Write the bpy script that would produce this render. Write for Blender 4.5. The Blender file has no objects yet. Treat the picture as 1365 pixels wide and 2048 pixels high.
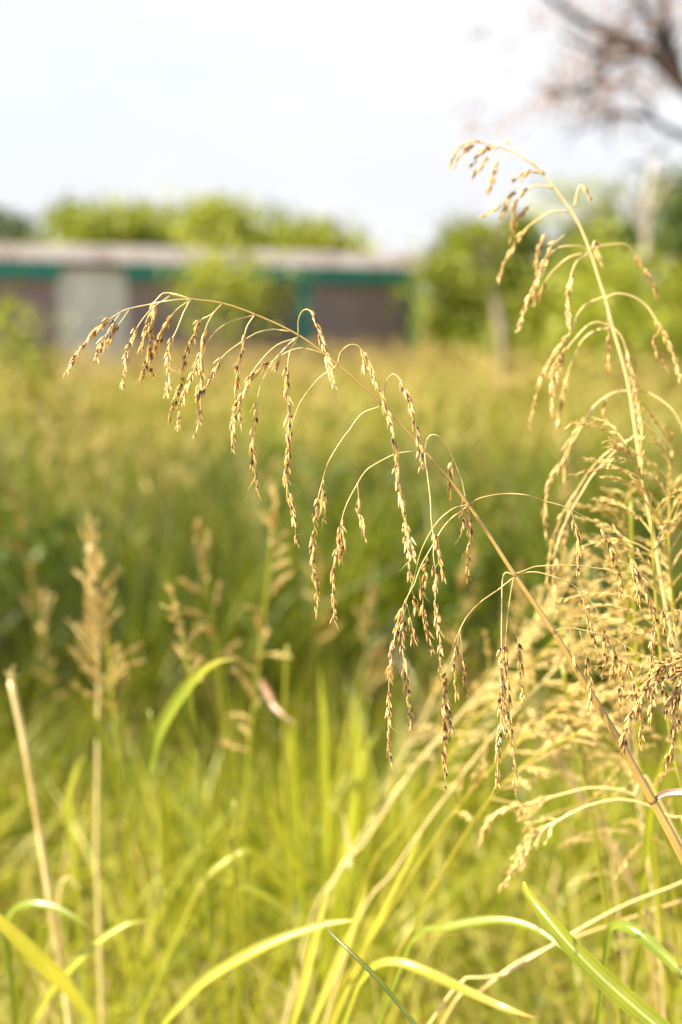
import bpy, math, random
import numpy as np
from mathutils import Vector

rad = math.radians
# ------------------------------------------------------------------ camera, sky, sun, exposure
SC = bpy.context.scene
FPX = 2844.0                      # focal length in pixels of the 1365 x 2048 photograph (50 mm on 24 x 36)
CAMZ, PITCH = 1.35, rad(7.8)
CAM = np.array((0.0, 0.0, CAMZ))
FWD = np.array((0.0, math.cos(PITCH), -math.sin(PITCH)))
UPV = np.array((0.0, math.sin(PITCH), math.cos(PITCH)))
RGT = np.array((1.0, 0.0, 0.0))
cd = bpy.data.cameras.new('camera')
cam = bpy.data.objects.new('camera', cd)
SC.collection.objects.link(cam)
cam.location = CAM
cam.rotation_euler = (math.pi / 2 - PITCH, 0, 0)
cd.sensor_fit = 'VERTICAL'; cd.sensor_height = 36; cd.sensor_width = 24; cd.lens = 50 * 2844 / 2844.4
cd.clip_start = 0.02; cd.clip_end = 3000
cd.dof.use_dof = True; cd.dof.focus_distance = 1.0; cd.dof.aperture_fstop = 3.5
SC.camera = cam

SUN_EL, SUN_AZ = rad(47), rad(-112)      # azimuth from +Y (view direction), negative = left
sun_dir = Vector((math.sin(SUN_AZ) * math.cos(SUN_EL), math.cos(SUN_AZ) * math.cos(SUN_EL), math.sin(SUN_EL)))
W = bpy.data.worlds.new('World'); SC.world = W; W.use_nodes = True
nt = W.node_tree; nt.nodes.clear()
def N(nt, t, **k):
    n = nt.nodes.new(t)
    for a, b in k.items(): setattr(n, a, b)
    return n
sky = N(nt, 'ShaderNodeTexSky', sky_type='NISHITA', sun_disc=False, sun_elevation=SUN_EL, sun_rotation=SUN_AZ)
sky.dust_density = 2.0
tc = N(nt, 'ShaderNodeTexCoord')
mp = N(nt, 'ShaderNodeMapping'); mp.inputs['Scale'].default_value = (1.0, 1.0, 3.2); mp.inputs['Rotation'].default_value = (0.1, 0.25, 0.4)
nz = N(nt, 'ShaderNodeTexNoise'); nz.inputs['Scale'].default_value = 2.6; nz.inputs['Detail'].default_value = 5; nz.inputs['Roughness'].default_value = 0.55
cr = N(nt, 'ShaderNodeValToRGB')
cr.color_ramp.elements[0].position = 0.36; cr.color_ramp.elements[0].color = (0.85, 0.85, 0.85, 1)
cr.color_ramp.elements[1].position = 0.58; cr.color_ramp.elements[1].color = (1, 1, 1, 1)
mx = N(nt, 'ShaderNodeMix', data_type='RGBA')
cc = N(nt, 'ShaderNodeValToRGB'); cc.color_ramp.elements[0].position = .40; cc.color_ramp.elements[0].color = (.90, .91, .96, 1)
cc.color_ramp.elements[1].position = .60; cc.color_ramp.elements[1].color = (.97, .965, .985, 1)
nz2 = N(nt, 'ShaderNodeTexNoise'); nz2.inputs['Scale'].default_value = 3.4; nz2.inputs['Detail'].default_value = 4
cm = N(nt, 'ShaderNodeMix', data_type='RGBA', blend_type='MULTIPLY'); cm.inputs['Factor'].default_value = 1; cm.inputs['B'].default_value = (3.75, 3.75, 3.75, 1)
nt.links.new(mp_out := mp.outputs['Vector'], nz2.inputs['Vector']); nt.links.new(nz2.outputs['Fac'], cc.inputs['Fac'])
nt.links.new(cc.outputs['Color'], cm.inputs['A']); nt.links.new(cm.outputs['Result'], mx.inputs['B'])
bg = N(nt, 'ShaderNodeBackground'); bg.inputs['Strength'].default_value = 0.1
ow = N(nt, 'ShaderNodeOutputWorld')
L = nt.links.new
L(tc.outputs['Generated'], mp.inputs['Vector']); L(mp.outputs['Vector'], nz.inputs['Vector'])
sp_ = N(nt, 'ShaderNodeSeparateXYZ'); L(tc.outputs['Generated'], sp_.inputs['Vector'])
mr = N(nt, 'ShaderNodeMapRange'); mr.inputs['From Min'].default_value = .30; mr.inputs['From Max'].default_value = .6
mr.inputs['To Min'].default_value = 1.; mr.inputs['To Max'].default_value = .1; L(sp_.outputs['Z'], mr.inputs['Value'])   # thinner cloud overhead
mu = N(nt, 'ShaderNodeMath', operation='MULTIPLY'); L(nz.outputs['Fac'], cr.inputs['Fac']); L(cr.outputs['Color'], mu.inputs[0]); L(mr.outputs['Result'], mu.inputs[1]); L(mu.outputs[0], mx.inputs['Factor'])
L(sky.outputs['Color'], mx.inputs['A']); L(mx.outputs['Result'], bg.inputs['Color']); L(bg.outputs['Background'], ow.inputs['Surface'])

sd = bpy.data.lights.new('sun', 'SUN'); sd.energy = 5.0; sd.angle = rad(0.5); sd.color = (1.0, 0.86, 0.57)
so = bpy.data.objects.new('sun', sd); SC.collection.objects.link(so)
so.rotation_euler = (-sun_dir).to_track_quat('-Z', 'Y').to_euler()
so.location = (-20, 10, 30)
SC.view_settings.view_transform = 'Standard'; SC.view_settings.look = 'None'
SC.view_settings.gamma = 1; SC.view_settings.exposure = 1.5
try:
    SC.cycles.transparent_max_bounces = 8
except Exception:
    pass

# ------------------------------------------------------------------ helpers
COL = SC.collection
def PX(x, y, d):
    """The point of the place at depth d (metres along the view axis) seen at photograph pixel x, y."""
    return CAM + FWD * d + RGT * ((x - 682.5) / FPX * d) + UPV * ((1024 - y) / FPX * d)
def GX(x, d):
    """x coordinate on the ground for a photograph column at distance d."""
    return (x - 682.5) / FPX * d
def HZ(y, d):
    """height above the ground for a photograph row at distance d."""
    return CAMZ + (634.5 - y) / FPX * d

def thing(name, label, cat, loc=(0, 0, 0), group=None, rz=0):
    o = bpy.data.objects.new(name, None); COL.objects.link(o)
    o.empty_display_size = 0.05
    o.location = loc; o.rotation_euler = (0, 0, rz)
    o['label'] = label; o['category'] = cat
    if group: o['group'] = group
    return o
def kind(o, k): o['kind'] = k; return o

class MB:
    def __init__(s): s.v = []; s.f = []; s.t = []; s.n = 0
    def add(s, verts, faces, tint):
        verts = np.asarray(verts, float); k = len(verts)
        s.v.append(verts)
        if isinstance(faces, np.ndarray): faces = (faces + s.n).tolist()
        else: faces = [[i + s.n for i in f] for f in faces]
        s.f.extend(faces)
        s.t.append(np.broadcast_to(np.asarray(tint, float), (k,)).copy())
        s.n += k
    def build(s, name, mat, parent=None, smooth=True, world=True):
        me = bpy.data.meshes.new(name)
        V = np.concatenate(s.v) if s.v else np.zeros((0, 3))
        o = bpy.data.objects.new(name, me); COL.objects.link(o)
        if parent is not None:
            o.parent = parent
            if world:                       # coordinates were given in world space
                p = parent; off = np.zeros(3)
                while p is not None: off += np.array(p.location); p = p.parent
                V = V - off
        me.from_pydata(V.tolist(), [], s.f)
        a = me.attributes.new('tint', 'FLOAT', 'POINT')
        a.data.foreach_set('value', np.concatenate(s.t).astype(np.float32))
        me.polygons.foreach_set('use_smooth', [smooth] * len(me.polygons))
        me.materials.append(mat)
        return o

def spline(P, n):
    """Catmull-Rom through points P (k x m), n samples, even in arc length."""
    P = np.asarray(P, float)
    if len(P) == 2: P = np.array([P[0], P[0] * .67 + P[1] * .33, P[0] * .33 + P[1] * .67, P[1]])
    Q = np.vstack([2 * P[0] - P[1], P, 2 * P[-1] - P[-2]])
    out = []
    for i in range(1, len(Q) - 2):
        t = np.linspace(0, 1, 12, endpoint=False)[:, None]
        a, b, c, d = Q[i - 1], Q[i], Q[i + 1], Q[i + 2]
        out.append(.5 * ((2 * b) + (c - a) * t + (2 * a - 5 * b + 4 * c - d) * t ** 2 + (3 * b - a - 3 * c + d) * t ** 3))
    out = np.vstack(out + [P[-1:]])
    s = np.concatenate([[0], np.cumsum(np.linalg.norm(np.diff(out[:, :3], axis=0), axis=1))])
    u = np.linspace(0, s[-1], n)
    return np.stack([np.interp(u, s, out[:, j]) for j in range(out.shape[1])], 1)
def norm(a): return a / np.maximum(np.linalg.norm(a, axis=-1, keepdims=True), 1e-9)
def frames(C):
    T = norm(np.gradient(C, axis=0))
    ref = np.array((0.13, -1.0, 0.21))
    A = norm(np.cross(T, ref)); B = norm(np.cross(T, A))
    return T, A, B
def tube(mb, C, r, tint=.5, sides=6, stripe=0.):
    C = np.asarray(C, float); n = len(C)
    r = np.broadcast_to(np.asarray(r, float), (n,))
    T, A, B = frames(C)
    a = np.linspace(0, 2 * math.pi, sides, endpoint=False)
    V = C[:, None] + r[:, None, None] * (A[:, None] * np.cos(a)[None, :, None] + B[:, None] * np.sin(a)[None, :, None])
    i, j = np.meshgrid(np.arange(n - 1), np.arange(sides), indexing='ij')
    j2 = (j + 1) % sides
    F = np.stack([i * sides + j, i * sides + j2, (i + 1) * sides + j2, (i + 1) * sides + j], -1).reshape(-1, 4)
    tt = np.repeat(np.broadcast_to(np.asarray(tint, float), (n,)), sides)
    if np.ndim(stripe): tt = tt + np.tile(stripe, n)          # lengthwise ribs of the culm
    mb.add(V.reshape(-1, 3), F, tt)
    k = mb.n
    mb.f.append([k - n * sides + q for q in range(sides)][::-1]); mb.f.append([k - sides + q for q in range(sides)])
def ribbon(mb, C, w, face=(0, -1, .25), fold=.22, twist=0., tint=.5):
    """A leaf blade: a V-folded strip along C, width w (array), its flat side looking along face."""
    C = np.asarray(C, float); n = len(C); w = np.broadcast_to(np.asarray(w, float), (n,))
    T = norm(np.gradient(C, axis=0)); f = np.asarray(face, float)
    S = norm(np.cross(T, f)); U = norm(np.cross(S, T))
    a = np.linspace(0, twist, n)[:, None]
    S2 = S * np.cos(a) + U * np.sin(a); U2 = U * np.cos(a) - S * np.sin(a)
    q = np.linspace(-1, 1, 9)
    V = C[:, None] + S2[:, None] * (q[None, :, None] * w[:, None, None] / 2) + U2[:, None] * ((np.abs(q) ** 1.6)[None, :, None] * w[:, None, None] * fold)
    i, j = np.meshgrid(np.arange(n - 1), np.arange(8), indexing='ij')
    F = np.stack([i * 9 + j, i * 9 + j + 1, (i + 1) * 9 + j + 1, (i + 1) * 9 + j], -1).reshape(-1, 4)
    vein = np.array((.10, -.05, .05, -.06, .14, -.06, .05, -.05, .10))
    mott = np.repeat(np.convolve(np.random.default_rng(n).normal(0, .05, n + 4), np.ones(5) / 5, 'valid'), 9)
    tt = np.repeat(np.broadcast_to(np.asarray(tint, float), (n,)), 9) + np.tile(vein, n) * .8 + mott
    mb.add(V.reshape(-1, 3), F, np.clip(tt, 0, 1))
RING_T = np.array((0., .14, .38, .68, 1.)); RING_R = np.array((.30, .85, 1., .62, .04)); SID = 6
def spindles(mb, P, D, ln, wd, tints, flat=.7, rng=None):
    """Many pointed seed husks at once: base P, direction D, length ln, half width wd, tints (n x 5)."""
    n = len(P); D = norm(D)
    ref = rng.normal(size=(n, 3)); A = norm(np.cross(D, ref)); B = np.cross(D, A)
    a = np.linspace(0, 2 * math.pi, SID, endpoint=False)
    curv = rng.uniform(-.12, .12, n)
    base = P[:, None] + D[:, None] * (RING_T[None, :, None] * ln[:, None, None]) + A[:, None] * (curv * ln)[:, None, None] * (RING_T ** 2)[None, :, None]
    off = (A[:, None] * np.cos(a)[None, :, None] + B[:, None] * flat * np.sin(a)[None, :, None])
    V = base[:, :, None] + off[:, None] * (RING_R[None, :, None, None] * wd[:, None, None, None])
    K = 5 * SID
    i, j = np.meshgrid(np.arange(4), np.arange(SID), indexing='ij'); j2 = (j + 1) % SID
    F0 = np.stack([i * SID + j, i * SID + j2, (i + 1) * SID + j2, (i + 1) * SID + j], -1).reshape(-1, 4)
    F = (F0[None] + (np.arange(n) * K)[:, None, None]).reshape(-1, 4)
    mb.add(V.reshape(-1, 3), F, np.repeat(tints, SID, axis=1).reshape(-1))

# ------------------------------------------------------------------ materials
def ramp(nt, stops):
    r = N(nt, 'ShaderNodeValToRGB'); e = r.color_ramp.elements
    e[0].position, e[0].color = stops[0][0], (*stops[0][1], 1)
    e[1].position, e[1].color = stops[-1][0], (*stops[-1][1], 1)
    for p, c in stops[1:-1]:
        x = e.new(p); x.color = (*c, 1)
    return r
def plant_mat(name, stops, trans=.35, gloss=.06, rough=.45, nscale=60., namp=.18, ttint=(1.15, 1.1, .6)):
    """Leaf tissue: diffuse and translucent light plus a little sheen; the tint attribute picks the colour."""
    m = bpy.data.materials.new(name); m.use_nodes = True; nt = m.node_tree; nt.nodes.clear(); L = nt.links.new
    at = N(nt, 'ShaderNodeAttribute', attribute_name='tint')
    geo = N(nt, 'ShaderNodeNewGeometry')
    nz = N(nt, 'ShaderNodeTexNoise'); nz.inputs['Scale'].default_value = nscale; nz.inputs['Detail'].default_value = 3
    L(geo.outputs['Position'], nz.inputs['Vector'])
    ma = N(nt, 'ShaderNodeMath', operation='MULTIPLY_ADD'); ma.inputs[1].default_value = namp * 2; 
    L(nz.outputs['Fac'], ma.inputs[0])
    mb_ = N(nt, 'ShaderNodeMath', operation='SUBTRACT'); mb_.inputs[1].default_value = namp
    L(at.outputs['Fac'], mb_.inputs[0]); L(mb_.outputs[0], ma.inputs[2])
    r = ramp(nt, stops); L(ma.outputs[0], r.inputs['Fac'])
    df = N(nt, 'ShaderNodeBsdfDiffuse'); L(r.outputs['Color'], df.inputs['Color'])
    tr = N(nt, 'ShaderNodeBsdfTranslucent')
    mm = N(nt, 'ShaderNodeMix', data_type='RGBA', blend_type='MULTIPLY'); mm.inputs['Factor'].default_value = 1; mm.inputs['B'].default_value = (*ttint, 1)
    L(r.outputs['Color'], mm.inputs['A']); L(mm.outputs['Result'], tr.inputs['Color'])
    m1 = N(nt, 'ShaderNodeMixShader'); m1.inputs[0].default_value = trans; L(df.outputs[0], m1.inputs[1]); L(tr.outputs[0], m1.inputs[2])
    gl = N(nt, 'ShaderNodeBsdfGlossy'); gl.inputs['Roughness'].default_value = rough
    m2 = N(nt, 'ShaderNodeMixShader'); m2.inputs[0].default_value = gloss; L(m1.outputs[0], m2.inputs[1]); L(gl.outputs[0], m2.inputs[2])
    o = N(nt, 'ShaderNodeOutputMaterial'); L(m2.outputs[0], o.inputs['Surface'])
    return m
def solid_mat(name, stops, nscale=4., rough=.8, detail=6, vec=None, bump=0., brick=None):
    m = bpy.data.materials.new(name); m.use_nodes = True; nt = m.node_tree; L = nt.links.new
    b = nt.nodes['Principled BSDF']; b.inputs['Roughness'].default_value = rough
    tc = N(nt, 'ShaderNodeTexCoord'); mp = N(nt, 'ShaderNodeMapping')
    if vec: mp.inputs['Scale'].default_value = vec
    L(tc.outputs['Object'], mp.inputs['Vector'])
    nz = N(nt, 'ShaderNodeTexNoise'); nz.inputs['Scale'].default_value = nscale; nz.inputs['Detail'].default_value = detail; nz.inputs['Roughness'].default_value = .6
    L(mp.outputs['Vector'], nz.inputs['Vector'])
    r = ramp(nt, stops); L(nz.outputs['Fac'], r.inputs['Fac'])
    out = r.outputs['Color']
    if brick:
        bt = N(nt, 'ShaderNodeTexBrick'); bt.inputs['Scale'].default_value = 1.0
        bt.inputs['Brick Width'].default_value = .23; bt.inputs['Row Height'].default_value = .075; bt.inputs['Mortar Size'].default_value = .008
        bt.inputs['Mortar'].default_value = (*brick, 1)
        mp2 = N(nt, 'ShaderNodeMapping'); mp2.inputs['Rotation'].default_value = (rad(90), 0, 0)
        L(tc.outputs['Object'], mp2.inputs['Vector']); L(mp2.outputs['Vector'], bt.inputs['Vector'])
        L(out, bt.inputs['Color1']); L(out, bt.inputs['Color2']); out = bt.outputs['Color']
    L(out, b.inputs['Base Color'])
    if bump:
        bp = N(nt, 'ShaderNodeBump'); bp.inputs['Strength'].default_value = bump; L(nz.outputs['Fac'], bp.inputs['Height']); L(bp.outputs['Normal'], b.inputs['Normal'])
    return m

M = {}
M['seed'] = plant_mat('seed_husk', [(0., (.020, .009, .004)), (.14, (.07, .028, .009)), (.3, (.27, .135, .035)), (.5, (.58, .38, .11)), (.75, (.77, .59, .24)), (1., (.88, .78, .48))], .34, .07, .4, 900, .05, (1.1, .95, .6))
M['paleseed'] = plant_mat('pale_husk', [(0., (.18, .10, .03)), (.4, (.42, .27, .075)), (.7, (.62, .47, .16)), (1., (.84, .74, .38))], .38, .05, .4, 700, .06, (1.1, 1., .6))
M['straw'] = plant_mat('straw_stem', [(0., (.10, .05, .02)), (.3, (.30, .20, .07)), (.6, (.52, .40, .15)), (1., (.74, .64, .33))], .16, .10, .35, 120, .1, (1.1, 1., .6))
M['culm'] = plant_mat('dry_culm', [(0., (.14, .075, .02)), (.4, (.36, .235, .065)), (.7, (.50, .35, .10)), (1., (.68, .53, .17))], .12, .12, .33, 90, .12, (1.1, 1., .5))
M['dryleaf'] = plant_mat('dry_leaf', [(0., (.05, .015, .012)), (.35, (.19, .085, .05)), (.65, (.44, .29, .14)), (1., (.80, .72, .54))], .3, .10, .35, 60, .2)
GREEN = [(0., (.03, .055, .004)), (.3, (.105, .140, .006)), (.55, (.245, .285, .010)), (.75, (.43, .43, .026)), (.88, (.57, .49, .11)), (1., (.60, .48, .20))]
M['blade'] = plant_mat('green_blade', GREEN, .45, .07, .35, 40, .08, (1.2, 1.15, .45))
M['paleblade'] = plant_mat('pale_blade', [(0., (.09, .15, .02)), (.4, (.21, .28, .035)), (.7, (.38, .39, .05)), (.9, (.50, .44, .11)), (1., (.50, .30, .10))], .45, .04, .3, 40, .06, (1.1, 1.1, .6))
M['field'] = plant_mat('field_grass', GREEN, .42, .04, .45, 3, .14, (1.2, 1.15, .45))
M['haze_seed'] = plant_mat('field_seed_head', [(0., (.30, .20, .08)), (.5, (.50, .40, .15)), (1., (.62, .52, .25))], .4, .0, .5, 2, .1, (1.1, 1., .7))

# ------------------------------------------------------------------ setting: ground
rng0 = np.random.default_rng(3)
def ground():
    xs = np.concatenate([np.linspace(-900, -14, 10), np.linspace(-12, 12, 97), np.linspace(14, 900, 10)])
    ys = np.concatenate([np.linspace(-300, -2, 6), np.linspace(-1, 30, 125), np.linspace(32, 2200, 14)])
    X, Y = np.meshgrid(xs, ys, indexing='ij')
    near = np.exp(-((X / 14) ** 2)) * np.exp(-(((Y - 12) / 22) ** 2))
    Z = near * (.035 * np.sin(X * 2.1 + Y * .7) + .03 * np.sin(Y * 1.7 - X * .9) + .02 * np.sin(X * 5.1) * np.cos(Y * 4.3)) - .03
    n, k = len(xs), len(ys)
    i, j = np.meshgrid(np.arange(n - 1), np.arange(k - 1), indexing='ij')
    F = np.stack([i * k + j, (i + 1) * k + j, (i + 1) * k + j + 1, i * k + j + 1], -1).reshape(-1, 4)
    mb = MB(); mb.add(np.stack([X, Y, Z], -1).reshape(-1, 3), F, .5)
    m = solid_mat('soil', [(.3, (.07, .055, .018)), (.48, (.20, .16, .065)), (.6, (.38, .31, .15)), (.75, (.16, .13, .05))], 9, .95, bump=.4)
    kind(mb.build('ground', m), 'structure')
ground()

# ------------------------------------------------------------------ grass masses (uncountable)
def blades(mb, rng, xy, h, w, lean, tint, seg=4, zbase=0.):
    """n curved grass blades: root xy, height h, width w, lean (horizontal reach as a share of h)."""
    n = len(xy); az = rng.uniform(0, 2 * math.pi, n)
    u = np.linspace(0, 1, seg + 1)
    dirx, diry = np.cos(az), np.sin(az)
    reach = lean * h
    cx = xy[:, 0, None] + dirx[:, None] * reach[:, None] * u[None] ** 1.8
    cy = xy[:, 1, None] + diry[:, None] * reach[:, None] * u[None] ** 1.8
    cz = zbase + h[:, None] * (u[None] - .35 * np.minimum(lean, 1.2)[:, None] * u[None] ** 2.6)
    fa = rng.uniform(0, 2 * math.pi, n); sx, sy = np.cos(fa), np.sin(fa)
    ww = w[:, None] * (np.minimum(1, (1 - u) * 1.5)[None] + .03) * .5
    Lf = np.stack([cx - sx[:, None] * ww, cy - sy[:, None] * ww, cz], -1)
    Rt = np.stack([cx + sx[:, None] * ww, cy + sy[:, None] * ww, cz], -1)
    V = np.stack([Lf, Rt], 2).reshape(n, -1, 3)
    K = 2 * (seg + 1); i = np.arange(seg)
    F0 = np.stack([2 * i, 2 * i + 1, 2 * i + 3, 2 * i + 2], -1)
    F = (F0[None] + (np.arange(n) * K)[:, None, None]).reshape(-1, 4)
    mb.add(V.reshape(-1, 3), F, np.repeat(tint, K))
def scatter(rng, n, y0, y1, marg=.9, slope=.27):
    """points in the view wedge between distances y0 and y1, even per square metre"""
    pts = []
    while len(pts) < n:
        y = rng.uniform(y0, y1, n * 2); hw = marg + slope * y; m = hw.max()
        x = rng.uniform(-m, m, n * 2); k = np.abs(x) < hw
        pts.extend(np.stack([x[k], y[k]], 1).tolist())
    return np.array(pts[:n])
def clumpy(xy, s, ph):
    return .5 + .25 * np.sin(xy[:, 0] * s + ph) * np.cos(xy[:, 1] * s * .8 + ph * 2) + .25 * np.sin(xy[:, 0] * s * 2.3 - xy[:, 1] * s * 1.7 + ph)
rng = np.random.default_rng(11)
mb = MB()
n = 19000                                       # low grass before the tall stand
def cap(y): return np.clip(1.30 - .3045 * y, .10, .5)
def drygreen(n, c, dry=.36): return np.clip(np.where(rng.random(n) < dry + .25 * (c - .5), rng.normal(.92, .07, n), rng.normal(.56, .16, n)), 0, 1)
xy = scatter(rng, n, .5, 5.2)
c = clumpy(xy, 3.1, .4)
k = rng.random(n) < .25 + 1.1 * clumpy(xy, 4.7, 1.1); xy = xy[k]; c = c[k]; n = len(xy)
h = np.minimum(rng.uniform(.08, .34, n) * (.45 + 1.0 * c), cap(xy[:, 1]))
tn = drygreen(n, c); far_ = (xy[:, 1] > 3.1) & (xy[:, 0] < .3) & (rng.random(n) < .55); tn[far_] = rng.normal(.30, .2, far_.sum())
blades(mb, rng, xy, h, rng.uniform(.003, .010, n), rng.uniform(.3, 1.7, n), np.clip(tn, 0, 1))
n = 6400
xy = scatter(rng, n, 1.2, 4.2); c = clumpy(xy, 2.2, 2.4); k = rng.random(n) < .2 + 1.1 * clumpy(xy, 4.7, 1.1); xy = xy[k]; c = c[k]; n = len(xy)
blades(mb, rng, xy, cap(xy[:, 1]) * rng.uniform(.7, 1.25, n), rng.uniform(.005, .013, n), rng.uniform(.2, 1.5, n), drygreen(n, c, .14), 6)
n = 260                                         # the lime tuft in the middle
xy = np.stack([rng.normal(-.04, .17, n), rng.uniform(2.2, 3.6, n)], 1)
blades(mb, rng, xy, rng.uniform(.25, .62, n), rng.uniform(.007, .013, n), rng.uniform(.05, .5, n), np.clip(rng.normal(.64, .08, n), 0, 1), 6)
for k in range(34):                             # dark outlying tufts in front of the stand
    n = rng.integers(40, 90); cx, cy = rng.uniform(-1.1, .5), rng.uniform(3.2, 4.4)
    xy = np.stack([rng.normal(cx, .09, n), rng.normal(cy, .09, n)], 1)
    blades(mb, rng, xy, rng.uniform(.15, .5, n) * rng.uniform(.5, 1.2), rng.uniform(.005, .011, n), rng.uniform(.1, 1.1, n), np.clip(rng.normal(rng.uniform(.15, .5), .14, n), 0, 1), 5)
n = 1500                                        # long fine blades and straws crossing low in the view
y = rng.uniform(1.25, 2.3, n); x = (rng.beta(1.8, 1.1, n) * 2 - 1) * (.3 + .27 * y); xy = np.stack([x, y], 1)
blades(mb, rng, xy, np.clip(1.42 - .47 * y, 0, .9) * rng.uniform(.6, 1.02, n), rng.uniform(.0022, .0055, n), rng.uniform(.1, 1.3, n), np.where(rng.random(n) < .45, rng.normal(.92, .06, n), rng.normal(.62, .14, n)).clip(0, 1), 8)
n = 900                                         # ragged tufts that bridge to the tall stand, thicker to the right
xy = scatter(rng, n * 3, 2.6, 4.5); xy = xy[rng.random(len(xy)) < np.clip(.35 + .6 * xy[:, 0], .08, 1)]; n = len(xy); c = clumpy(xy, 3., .2)
blades(mb, rng, xy, rng.uniform(.2, .62, n) * (.5 + .7 * c), rng.uniform(.006, .014, n), rng.uniform(.05, .5, n), np.clip(rng.normal(.52, .12, n), 0, 1), 6)
kind(mb.build('low_grass', M['field']), 'stuff')
mb = MB()
n = 30000                                       # the tall stand, near edge ragged
xy = scatter(rng, n, 4.0, 8.5)
edge = 4.35 + .4 * np.sin(xy[:, 0] * 2.2 + 1) + .3 * np.sin(xy[:, 0] * 5.3) + rng.normal(0, .3, len(xy)) - .25 * (xy[:, 0] < .1)
xy = xy[xy[:, 1] > edge]; n = len(xy); c = clumpy(xy, 2.3, 1.7)
blades(mb, rng, xy, rng.uniform(.4, 1.0, n) * (.6 + .55 * c), rng.uniform(.006, .013, n), rng.uniform(.08, .9, n), np.clip(rng.normal(.13, .15, n) + .55 * (c - .40), 0, 1), 5)  # low tint puts the shade of the stand's front into the blade colour
n = 26000
xy = scatter(rng, n, 8.5, 30.); c = clumpy(xy, 1.3, .7)
blades(mb, rng, xy, rng.uniform(.5, .95, n) * (.7 + .45 * c), rng.uniform(.015, .035, n), rng.uniform(.08, .6, n), np.clip(rng.normal(.44, .2, n) + .6 * (c - .5), 0, 1), 4)
kind(mb.build('tall_grass', M['field']), 'stuff')
mb = MB()                                       # straw stems with feathery heads standing over the field
def heads(n, y0, y1, hmin, hmax, k, size):
    xy = scatter(rng, n, y0, y1); h = rng.uniform(hmin, hmax, n)
    blades(mb, rng, xy, h, np.full(n, .003 + .0004 * y0), rng.uniform(.02, .25, n), rng.uniform(.2, .9, n), 3)
    for _ in range(k):
        q = xy + rng.normal(0, .035, (n, 2)); u = rng.uniform(0, 1, n)
        blades(mb, rng, q, rng.uniform(.03, .09, n), rng.uniform(.5, 1., n) * size, rng.uniform(.4, 1.5, n), rng.uniform(0, 1, n), 2, zbase=(h * .97 - .24 * u)[:, None])
heads(500, 5.0, 9, .75, 1.12, 9, .012)
heads(2900, 11, 30, .75, 1.1, 8, .028)
kind(mb.build('grass_seed_heads', M['haze_seed']), 'stuff')

mb = MB(); n = 5200                              # brown straw blades added to paint the shadow band at the stand's foot
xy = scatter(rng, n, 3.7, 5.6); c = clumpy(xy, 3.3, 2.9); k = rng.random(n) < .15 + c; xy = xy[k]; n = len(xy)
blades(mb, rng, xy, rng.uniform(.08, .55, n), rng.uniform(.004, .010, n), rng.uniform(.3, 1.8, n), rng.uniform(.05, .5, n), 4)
kind(mb.build('shadow_band_grass', M['straw']), 'stuff')

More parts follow.
